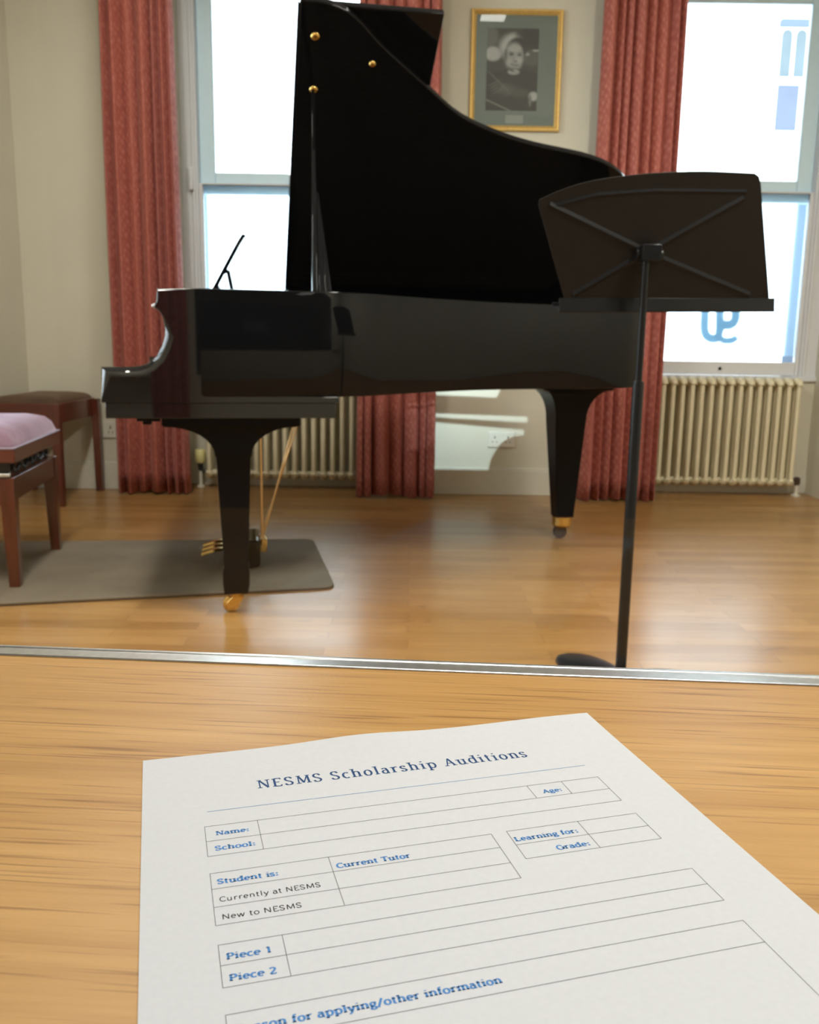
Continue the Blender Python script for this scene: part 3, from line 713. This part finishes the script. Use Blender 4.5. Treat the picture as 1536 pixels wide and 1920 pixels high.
# ------------------------------------------------------------------ music stand
MS = thing('music_stand', 'black metal orchestral music stand in front of the piano tail', 'music stand', (.536, 2.15, 0))
def cam_ray(px, py): return fw + rt*((px-768)/FPX) - up*((py-960)/FPX)
org = Vector((.536, 2.15, 0)); C0 = Vector((0, 0, CAM_H))
pn = Matrix.Rotation(R(9), 3, 'Z') @ Vector((0, -math.cos(R(14)), -math.sin(R(14))))   # face towards the observer, top leaning this way
Mp = Vector((.555, 2.185, 1.045))
def on_plane(px, py, off=0.0):
    d = cam_ray(px, py); t = ((Mp-C0).dot(pn))/d.dot(pn); return C0+d*t-org+pn*off
# measured outline of the desk: top arch and straight sides
TOP = catmull([(1012, 374), (1050, 357), (1100, 341), (1160, 331), (1230, 324), (1320, 321), (1416, 325)], 4)
TOPs = [(1010, 385)] + TOP + [(1424, 331), (1427, 343)]
BOT = [(1443, 560), (1058, 560)]
pl = [on_plane(*p) for p in TOPs] + [on_plane(*p) for p in BOT]
bk = [p-pn*.0025 for p in pl]
MB().hexa(bk, pl).build('desk_plate', M_STAND, MS, bevel=.0008)
# ribs pressed into the back of the desk
def rib(p, q, wd, name='pressed_rib', hgt=.004):
    a = on_plane(*p); c = on_plane(*q); d = (c-a).normalized(); n = d.cross(pn)*wd*.5
    MB().loft([[a-n, a+pn*hgt, a+n], [c-n, c+pn*hgt, c+n]]).build(name, M_RIB, MS)
for p in ((1030, 384), (1395, 372), (1075, 553), (1405, 553)): rib((1213, 473), p, .016)
for p, q in ((( 1035, 388), (1120, 366)), ((1120, 366), (1230, 358)), ((1230, 358), (1400, 360))): rib(p, q, .012, hgt=.002)
# tray: front web and floor running back towards the player
aL, aR = on_plane(1056, 559), on_plane(1444, 559)
dn = Vector((pn.x, pn.y, 0)).normalized()
web = Vector((0, 0, -.0315))+dn*.004; back = -dn*.055+Vector((0, 0, .012))
dx = (aR-aL).normalized()
eL, eR = aL-dx*.010, aR+dx*.012
sec = lambda p: [p, p+dn*.002, p+web+dn*.002, p+web+Vector((0, 0, -.002)), p+web+back, p+web+back+Vector((0, 0, .012)), p+web+back*.97+Vector((0, 0, .012)), p+web+back*.97+Vector((0, 0, .003)), p+web+Vector((0, 0, .003))]
MB().loft([sec(eL), sec(eR)]).build('desk_tray', M_STAND2, MS, bevel=.0008)
hub = on_plane(1213, 477, .012)
b = MB(); b.tube([hub-dx*.032, hub+dx*.032], .014, 12); b.box(hub.x-.022, hub.x+.022, min(hub.y, -.012), hub.y+.006, hub.z-.016, hub.z+.022); b.build('tilt_clamp', M_STAND2, MS, bevel=.002)
MB().lathe([(.0085, .72), (.0085, hub.z)], (0, 0, 0), 'z', 16).build('upper_tube', M_STAND2, MS, 40)
MB().lathe([(.0135, .028), (.0135, .745), (.012, .752)], (0, 0, 0), 'z', 18).build('lower_tube', M_STAND2, MS, 40)
b = MB(); rows = []
for s, z in ((1.0, 0), (1.0, .010), (.93, .016), (.5, .024), (.12, .030)):
    row = []
    for k in range(48):
        a = 2*math.pi*k/48; rr = (.055+.160*((1+math.cos(3*(a-R(124))))/2)**1.4)*s; row.append((rr*math.cos(a), rr*math.sin(a), z))
    rows.append(row)
b.loft(rows).build('stand_base', M_STAND2, MS, 50)

# ------------------------------------------------------------------ benches
def cushion(b, x0, x1, y0, y1, z0, z1, ztop, r=.03):
    secs = []
    for s, z in ((1, z0), (1, z1), (.985, z1+.006), (.94, z1+(ztop-z1)*.42), (.82, z1+(ztop-z1)*.74), (.55, z1+(ztop-z1)*.95), (.2, ztop), (.02, ztop)):
        cx, cy = (x0+x1)/2, (y0+y1)/2; dx_, dy_ = (x1-x0)/2, (y1-y0)/2
        ex = dx_-(1-s)*min(dx_, dy_)*1.0; ey = dy_-(1-s)*min(dx_, dy_)*1.0
        secs.append([(cx+px*1, cy+py, z) for px, py in rrect(-ex, ex, -ey, ey, min(r, ex*.9, ey*.9), 3)])
    b.loft(secs); return b
B1 = thing('piano_bench', 'mahogany adjustable bench with domed lilac velvet seat by the keyboard', 'bench', (-1.494, 3.162, .011), R(7.9))
hx, hy = .165, .292
cushion(MB(), -hx-.004, hx+.004, -hy-.004, hy+.004, .452, .474, .540, .02).build('seat_cushion', M_LILAC, B1, 40)
b = MB(); b.box(-hx-.012, hx+.012, -hy-.012, hy+.012, .417, .466); b.build('seat_frame', M_MAHOG, B1, bevel=.004)
b = MB(); b.box(-hx-.0135, hx+.0135, -hy-.0135, hy+.0135, .461, .468); b.build('seat_piping', plain('mauve_piping', (.22, .18, .24), .4), B1, bevel=.003)
b = MB()
for y in (-.20, -.10, 0, .10, .20): b.tube([(hx-.03, y-.045, .370), (hx-.03, y+.045, .415)], .007, 6); b.tube([(hx-.03, y+.045, .370), (hx-.03, y-.045, .415)], .007, 6)
for y in (-.22, .0, .22): b.tube([(-hx+.02, y, .392), (hx-.015, y, .392)], .010, 8)
b.box(-hx+.02, hx-.02, -hy+.02, -hy+.045, .366, .415); b.build('lift_mechanism', M_BLKPL, B1)
b = MB()
for y in (-hy-.006,): b.box(-hx+.01, hx-.008, y, y+.006, .372, .382)
b.build('mechanism_rail', M_ALU, B1, bevel=.001)
o = MB().lathe([(.006, 0), (.006, -.02), (.014, -.022), (.014, -.04), (.006, -.044)], (-.01, -hy, .352), 'y', 14).build('height_knob', M_PLASTIC, B1, 40)
b = MB(); b.box(-hx+.012, hx-.012, -hy+.004, -hy+.022, .290, .366).box(-hx+.012, hx-.012, hy-.022, hy-.004, .290, .366).box(-hx+.004, -hx+.022, -hy+.01, hy-.01, .290, .366).box(hx-.022, hx-.004, -hy+.01, hy-.01, .290, .366)
b.build('apron', M_MAHOG, B1, bevel=.002)
for sx in (-1, 1):
    for sy in (-1, 1):
        x0, x1, y0, y1 = sx*hx, sx*(hx-.046), sy*hy, sy*(hy-.046)
        x1b, y1b = sx*(hx-.036), sy*(hy-.036)
        xo, yo = sx*(hx-.002), sy*(hy-.002)
        MB().loft([[(xo, yo, 0), (x1b, yo, 0), (x1b, y1b, 0), (xo, y1b, 0)], [(x0, y0, .28), (x1, y0, .28), (x1, y1, .28), (x0, y1, .28)], [(x0, y0, .368), (x1, y0, .368), (x1, y1, .368), (x0, y1, .368)]]).build('leg', M_MAHOGV, B1, bevel=.002)
B2 = thing('piano_stool', 'mahogany stool with a flat brown cushion in the room corner', 'stool', (-1.885, 4.645, 0), 0)
hx, hy = .172, .258
cushion(MB(), -hx+.006, hx-.006, -hy+.006, hy-.012, .490, .512, .546, .02).build('seat_cushion', M_BROWN, B2, 40)
b = MB(); b.box(-hx, hx, -hy, -hy+.02, .412, .508).box(-hx, hx, hy-.02, hy, .412, .508).box(-hx, -hx+.02, -hy+.02, hy-.02, .412, .508).box(hx-.02, hx, -hy+.02, hy-.02, .412, .508).box(-hx+.02, hx-.02, -hy+.02, hy-.02, .47, .488)
b.build('apron', M_MAHOG, B2, bevel=.003)
for sx in (-1, 1):
    for sy in (-1, 1):
        x0, x1 = sx*(hx+.001), sx*(hx-.042); y0, y1 = sy*(hy+.001), sy*(hy-.042); xi, yi = sx*(hx-.036), sy*(hy-.036); zt_ = .503
        if sy > 0: x0, x1, xi = sx*(hx+.030), sx*(hx-.010), sx*(hx-.006)
        MB().loft([[(x0, y0, 0), (xi, y0, 0), (xi, yi, 0), (x0, yi, 0)], [(x0, y0, zt_), (x1, y0, zt_), (x1, y1, zt_), (x0, y1, zt_)]]).build('leg', M_MAHOGV, B2, bevel=.002)

# ------------------------------------------------------------------ curtains
def curtain(x0t, x1t, x0b, x1b, yc, label, zt=2.93, folds=7, seed=1, amp=.095, group='red patterned curtains', zb=.012, loc=None):
    rnd = random.Random(seed); n = 150; K = 26
    ph = [rnd.uniform(0, 6.28) for _ in range(6)]
    edges = [0]
    for k in range(folds): edges.append(edges[-1]+rnd.uniform(.45, 1.6))
    edges = [e/edges[-1] for e in edges]
    def fold(s):
        for k in range(folds):
            if s <= edges[k+1]+1e-9:
                return k, (s-edges[k])/(edges[k+1]-edges[k])
        return folds-1, 1
    am = [rnd.uniform(.45, 1.0) for _ in range(folds)]
    xc = (x0b+x1b)/2
    me_v, me_f, uvs = [], [], []
    for j in range(K+1):
        t = j/K; z = zt+(zb-zt)*t; x0 = x0t+(x0b-x0t)*t; x1 = x1t+(x1b-x1t)*t
        for i in range(n+1):
            s = i/n; k, q = fold(s)
            wv = abs(math.sin(math.pi*q))**.62
            sway = .010*math.sin(2.2*t+ph[0]+s*5)+.006*math.sin(5*t+ph[1]+s*9)
            y = yc+.015-amp*am[k]*wv*(.75+.35*t)+sway*.8+.02
            x = x0+(x1-x0)*s+.010*math.sin(2*math.pi*q+ph[2])*(.5+.5*t)+.004*math.sin(4*t+ph[3]+s*7)
            me_v.append((x-xc, y-yc, z + (0.006*math.sin(9*s+ph[4]) if j == K else 0))); uvs.append((s*(x1-x0)*2.0, z))
    for j in range(K):
        for i in range(n):
            a = j*(n+1)+i; me_f.append((a, a+1, a+n+2, a+n+1))
    T = thing('curtain', label, 'curtain', (xc, yc, 0), 0, group)
    me = bpy.data.meshes.new('drape'); me.from_pydata(me_v, [], me_f); me.update()
    uvl = me.uv_layers.new(name='uv'); 
    for lp in me.loops: uvl.data[lp.index].uv = uvs[lp.vertex_index]
    me.polygons.foreach_set('use_smooth', [True]*len(me.polygons)); me.materials.append(M_CURT)
    o = bpy.data.objects.new('drape', me); COL.objects.link(o); o.parent = T
    sd = o.modifiers.new('thickness', 'SOLIDIFY'); sd.thickness = .003
    MB().box(x0t-xc-.03, x1t-xc+.03, -.03, .025, zt, 3.0).build('curtain_track', M_PLASTIC, T, bevel=.003)
    return T
curtain(-1.565, -1.213, -1.578, -1.190, 4.815, 'red curtain left of the left window, beside the mahogany stool', seed=11, folds=7)
curtain(-.275, .122, -.279, .143, 4.80, 'red curtain between the two windows, partly behind the open piano lid', seed=5, folds=7)
curtain(.926, 1.325, .913, 1.325, 4.80, 'red curtain left of the right window, behind the music stand', seed=23, folds=8)
curtain(-.56, -.40, -.56, -.40, .66, 'narrow red curtain beside the observation glass, out of the frame', seed=3, folds=4, amp=.03)

# ------------------------------------------------------------------ radiators
def rad_section(parent, x, proto=None):
    if proto is None:
        b = MB(); 
        for y in (-.045, 0, .045): b.tube([(0, y, .085), (0, y, .62)], .0122, 10)
        for z, s in ((.632, 1), (.085, -1)):
            b.tube([(0, -.060, z-s*.012), (0, -.052, z), (0, -.02, z+s*.010), (0, .02, z+s*.010), (0, .052, z), (0, .060, z-s*.012)], [.010, .019, .023, .023, .019, .010], 10)
        b.lathe([(.016, -.026), (.016, .026)], (0, 0, .628), 'x', 10); b.lathe([(.016, -.026), (.016, .026)], (0, 0, .085), 'x', 10)
        o = b.build('radiator_section', M_RAD, parent, 50)
    else:
        o = proto.copy(); COL.objects.link(o); o.parent = parent
    o.location = (x, 0, 0); return o
def radiator(x0, nsec, label, valve_side):
    T = thing('radiator', label, 'radiator', (x0, 5.065, 0), 0, 'column radiators in the window recesses')
    p = rad_section(T, 0); pitch = .0533
    for k in range(1, nsec): rad_section(T, k*pitch, p)
    for k in (1, nsec-2):
        MB().box(k*pitch-.012, k*pitch+.012, .03, .0935, .10, .125).build('wall_bracket', M_RAD, T, bevel=.003)
    return T, (nsec-1)*pitch
T, Lr = radiator(-1.130, 16, 'cream column radiator under the left window, behind the piano legs', -1)
b = MB(); b.lathe([(.009, 0), (.009, .10)], (-.058, 0, 0), 'z', 12); b.lathe([(.022, 0), (.022, .01), (.010, .012)], (-.058, 0, 0), 'z', 14); b.build('valve_pipe', M_PLASTIC, T, 40)
b = MB(); b.lathe([(.013, .095), (.016, .11), (.016, .125), (.020, .14)], (-.058, 0, 0), 'z', 14); b.tube([(-.058, 0, .10), (-.02, 0, .088)], .010, 10); b.build('valve_body', M_BLKPL, T, 40)
b = MB(); b.lathe([(.022, .138), (.029, .150), (.031, .175), (.031, .205), (.026, .214), (.01, .216)], (-.058, 0, 0), 'z', 16); o = b.build('thermostat_head', M_YELLOW, T, 40); o['label'] = 'yellowed thermostat head'
T, Lr = radiator(1.235, 18, 'cream column radiator under the right window, behind the music stand', 1)
b = MB(); b.lathe([(.011, 0), (.011, .065)], (Lr+.055, 0, 0), 'z', 12); b.lathe([(.026, 0), (.026, .008), (.012, .012)], (Lr+.055, 0, 0), 'z', 14); b.build('valve_pipe', M_PLASTIC, T, 40)
b = MB(); b.lathe([(.013, .062), (.018, .07), (.018, .10), (.010, .108)], (Lr+.055, 0, 0), 'z', 14); b.tube([(Lr+.055, 0, .085), (Lr+.01, 0, .085)], .009, 10); b.build('valve_body', M_DARKW, T, 40)

# ------------------------------------------------------------------ sockets, portrait
def socket(x, z, wd, ht, label, n=2):
    T = thing('wall_socket', label, 'socket', (x, YW, z))
    f_ = MB().box(-wd/2, wd/2, -.010, 0, -ht/2, ht/2).build('face_plate', M_PLASTIC, T, bevel=.003)
    for k in range(n):
        cx = (k-(n-1)/2)*wd/n
        b = MB(); b.box(cx-.003, cx+.003, -.0106, -.010, .006, .018).box(cx-.014, cx-.008, -.0106, -.010, -.016, -.010).box(cx+.008, cx+.014, -.0106, -.010, -.016, -.010)
        b.build('pin_holes', M_BLKPL, f_)
        MB().box(cx-.006, cx+.006, -.014, -.010, .024, .036).build('rocker_switch', M_PLASTIC, f_, bevel=.001)
socket(-1.648, .330, .090, .090, 'white wall socket between the stool leg and the left curtain', 1)
socket(.499, .308, .146, .086, 'white double wall socket low on the wall below the portrait', 2)
SX = 4.95/4.93
x0, x1, z0, z1 = .274*SX, .737*SX, 1.905, 2.484
PX = thing('framed_portrait', 'gilt framed black and white portrait photograph on the wall', 'picture', ((x0+x1)/2, YW, z0))
wd = x1-x0; ht = z1-z0; fwid = .027
pr = [(0, 0), (0, -.016), (.004, -.021), (.012, -.022), (.015, -.016), (.019, -.018), (.023, -.013), (.027, -.010), (.027, 0)]
rows = [[(-wd/2+d, y, d), (wd/2-d, y, d), (wd/2-d, y, ht-d), (-wd/2+d, y, ht-d)] for d, y in pr]
b = MB(); b.quadgrid(rows, close_v=True); b.build('frame', M_GOLD, PX)
MB().box(-wd/2+.024, wd/2-.024, -.008, -.004, .024, ht-.024).build('mount', M_MAT, PX)
MB().box(-.045+.0, .046, -.0088, -.008, .038, .078).build('caption_card', M_CARD, PX)
# the photograph: soft grey tones of a seated, smiling person in a dark jumper
pw, ph_ = .262, .392; NX, NY = 72, 108
def tone(x, y):
    g_ = .075
    def blob(g0, cx, cy, rx, ry, val, soft=.25, rot=0):
        dx_, dy_ = x-cx, y-cy; c, s = math.cos(rot), math.sin(rot); q = math.sqrt(((dx_*c+dy_*s)/rx)**2+((-dx_*s+dy_*c)/ry)**2)
        t = min(1, max(0, (1+soft-q)/(2*soft))); t = t*t*(3-2*t); return g0*(1-t)+val*t
    g_ = blob(g_, .05, .10, .16, .14, .17); g_ = blob(g_, .12, .31, .16, .085, .50); g_ = blob(g_, .88, .35, .22, .10, .12); g_ = blob(g_, .95, .265, .07, .012, .5); g_ = blob(g_, .78, .31, .05, .02, .4)
    g_ = blob(g_, .82, .12, .22, .13, .05)
    g_ = blob(g_, .47, .225, .235, .150, .40, .35); g_ = blob(g_, .40, .165, .14, .055, .55, .6, -.6)
    g_ = blob(g_, .55, .235, .17, .11, .13); g_ = blob(g_, .62, .17, .16, .06, .055); g_ = blob(g_, .73, .235, .045, .09, .055)
    g_ = blob(g_, .53, .345, .18, .175, .36, .2); g_ = blob(g_, .54, .245, .12, .045, .47); g_ = blob(g_, .365, .345, .035, .10, .17)
    g_ = blob(g_, .63, .385, .05, .035, .50, .6); g_ = blob(g_, .44, .40, .055, .04, .44, .6)
    g_ = blob(g_, .475, .315, .045, .013, .07, .5); g_ = blob(g_, .635, .32, .038, .012, .08, .5); g_ = blob(g_, .475, .292, .055, .007, .16, .5); g_ = blob(g_, .64, .298, .045, .007, .16, .5)
    g_ = blob(g_, .565, .365, .018, .035, .46, .6); g_ = blob(g_, .56, .395, .035, .008, .16, .6)
    g_ = blob(g_, .545, .437, .072, .014, .12, .4, .1); g_ = blob(g_, .545, .433, .050, .006, .5, .4, .1)
    # shoulders and arms
    top = .47+.10*abs(x-.53)**1.2*1.6
    t = min(1, max(0, (y-top)/.02)); g_ = g_*(1-t)+.055*t
    g_ = blob(g_, .53, .525, .115, .035, .40); g_ = blob(g_, .47, .497, .075, .018, .14, .5, .3)
    for k in range(7): g_ = blob(g_, .10+.06*k, .56+.035*k, .10, .008, .15, .6, .5)
    for k in range(5): g_ = blob(g_, .30+.05*k, .72+.012*k, .12, .010, .17, .6, -.5)
    for k in range(4): g_ = blob(g_, .16+.03*k, .66+.03*k, .13, .010, .14, .6, -.35)
    g_ = blob(g_, .66, .78, .18, .05, .10, .6); g_ = blob(g_, .93, .82, .09, .055, .50, .3); g_ = blob(g_, .87, .87, .03, .07, .20, .4)
    ln = .865+.28*x; g_ = max(g_, .30*math.exp(-((y-ln)/.010)**2)) if x < .55 else g_
    return g_
me = bpy.data.meshes.new('photograph'); vs = []; fs = []
for j in range(NY+1):
    for i in range(NX+1): vs.append((pw*(i/NX-.5), -.0086, -ph_*j/NY))
for j in range(NY):
    for i in range(NX): a = j*(NX+1)+i; fs.append((a, a+NX+1, a+NX+2, a+1))
me.from_pydata(vs, [], fs); ca = me.color_attributes.new('tone', 'FLOAT_COLOR', 'POINT')
for j in range(NY+1):
    for i in range(NX+1):
        t = tone(i/NX, j/NY)*1.35; ca.data[j*(NX+1)+i].color = (t, t*1.02, t, 1)
tm = NT('photograph_tones'); at = tm.new('ShaderNodeAttribute', attribute_name='tone'); tm.link(at.outputs['Color'], tm.b.inputs['Base Color']); tm.b.inputs['Roughness'].default_value = .6
me.materials.append(tm.m); o = bpy.data.objects.new('photograph', me); COL.objects.link(o); o.parent = PX; o.location = (-.018, 0, ht-.088)
MB().box(-wd/2+.025, wd/2-.025, -.0110, -.0100, .025, ht-.025).build('glazing', mat_pane('picture_glass', (.97, .98, .98)), PX)

# ------------------------------------------------------------------ ceiling light fittings (out of the frame)
for k, (x, y, sx, sy, p) in enumerate(LAMPS + DESK_LAMPS):
    lab = ('short ceiling light fitting mirrored in the portrait glass', 'long ceiling light fitting at the front left of the music room', 'long ceiling light fitting at the front right of the music room', 'unseen ceiling light fitting added above the keyboard to brighten the left back wall', 'square ceiling light fitting above the desk')[k]
    T = thing('ceiling_light', lab, 'ceiling light', (x, y, 2.93))
    MB().box(-sx/2-.02, sx/2+.02, -sy/2-.02, sy/2+.02, .0, .07).build('housing', M_PLASTIC, T, bevel=.004)

# ------------------------------------------------------------------ added spot with a masked beam, standing in for daylight off the piano spine
l = bpy.data.lights.new('spine_bounce_spot', 'SPOT'); l.energy = 15; l.color = (.72, .92, 1.0); l.spot_size = R(130); l.spot_blend = .1; l.shadow_soft_size = .002
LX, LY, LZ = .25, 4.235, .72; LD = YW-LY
lo = bpy.data.objects.new('spine_bounce_spot', l); COL.objects.link(lo); lo.location = (LX, LY, LZ); lo.rotation_euler = (R(90), 0, 0)
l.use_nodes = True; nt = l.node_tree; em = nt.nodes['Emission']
def N(t, **k):
    n = nt.nodes.new(t)
    for a, v in k.items(): setattr(n, a, v)
    return n
def math_(op, a, b=None, c=None):
    n = N('ShaderNodeMath', operation=op)
    for i, v in enumerate((a, b, c)):
        if v is None: continue
        if isinstance(v, (int, float)): n.inputs[i].default_value = v
        else: nt.links.new(v, n.inputs[i])
    return n.outputs[0]
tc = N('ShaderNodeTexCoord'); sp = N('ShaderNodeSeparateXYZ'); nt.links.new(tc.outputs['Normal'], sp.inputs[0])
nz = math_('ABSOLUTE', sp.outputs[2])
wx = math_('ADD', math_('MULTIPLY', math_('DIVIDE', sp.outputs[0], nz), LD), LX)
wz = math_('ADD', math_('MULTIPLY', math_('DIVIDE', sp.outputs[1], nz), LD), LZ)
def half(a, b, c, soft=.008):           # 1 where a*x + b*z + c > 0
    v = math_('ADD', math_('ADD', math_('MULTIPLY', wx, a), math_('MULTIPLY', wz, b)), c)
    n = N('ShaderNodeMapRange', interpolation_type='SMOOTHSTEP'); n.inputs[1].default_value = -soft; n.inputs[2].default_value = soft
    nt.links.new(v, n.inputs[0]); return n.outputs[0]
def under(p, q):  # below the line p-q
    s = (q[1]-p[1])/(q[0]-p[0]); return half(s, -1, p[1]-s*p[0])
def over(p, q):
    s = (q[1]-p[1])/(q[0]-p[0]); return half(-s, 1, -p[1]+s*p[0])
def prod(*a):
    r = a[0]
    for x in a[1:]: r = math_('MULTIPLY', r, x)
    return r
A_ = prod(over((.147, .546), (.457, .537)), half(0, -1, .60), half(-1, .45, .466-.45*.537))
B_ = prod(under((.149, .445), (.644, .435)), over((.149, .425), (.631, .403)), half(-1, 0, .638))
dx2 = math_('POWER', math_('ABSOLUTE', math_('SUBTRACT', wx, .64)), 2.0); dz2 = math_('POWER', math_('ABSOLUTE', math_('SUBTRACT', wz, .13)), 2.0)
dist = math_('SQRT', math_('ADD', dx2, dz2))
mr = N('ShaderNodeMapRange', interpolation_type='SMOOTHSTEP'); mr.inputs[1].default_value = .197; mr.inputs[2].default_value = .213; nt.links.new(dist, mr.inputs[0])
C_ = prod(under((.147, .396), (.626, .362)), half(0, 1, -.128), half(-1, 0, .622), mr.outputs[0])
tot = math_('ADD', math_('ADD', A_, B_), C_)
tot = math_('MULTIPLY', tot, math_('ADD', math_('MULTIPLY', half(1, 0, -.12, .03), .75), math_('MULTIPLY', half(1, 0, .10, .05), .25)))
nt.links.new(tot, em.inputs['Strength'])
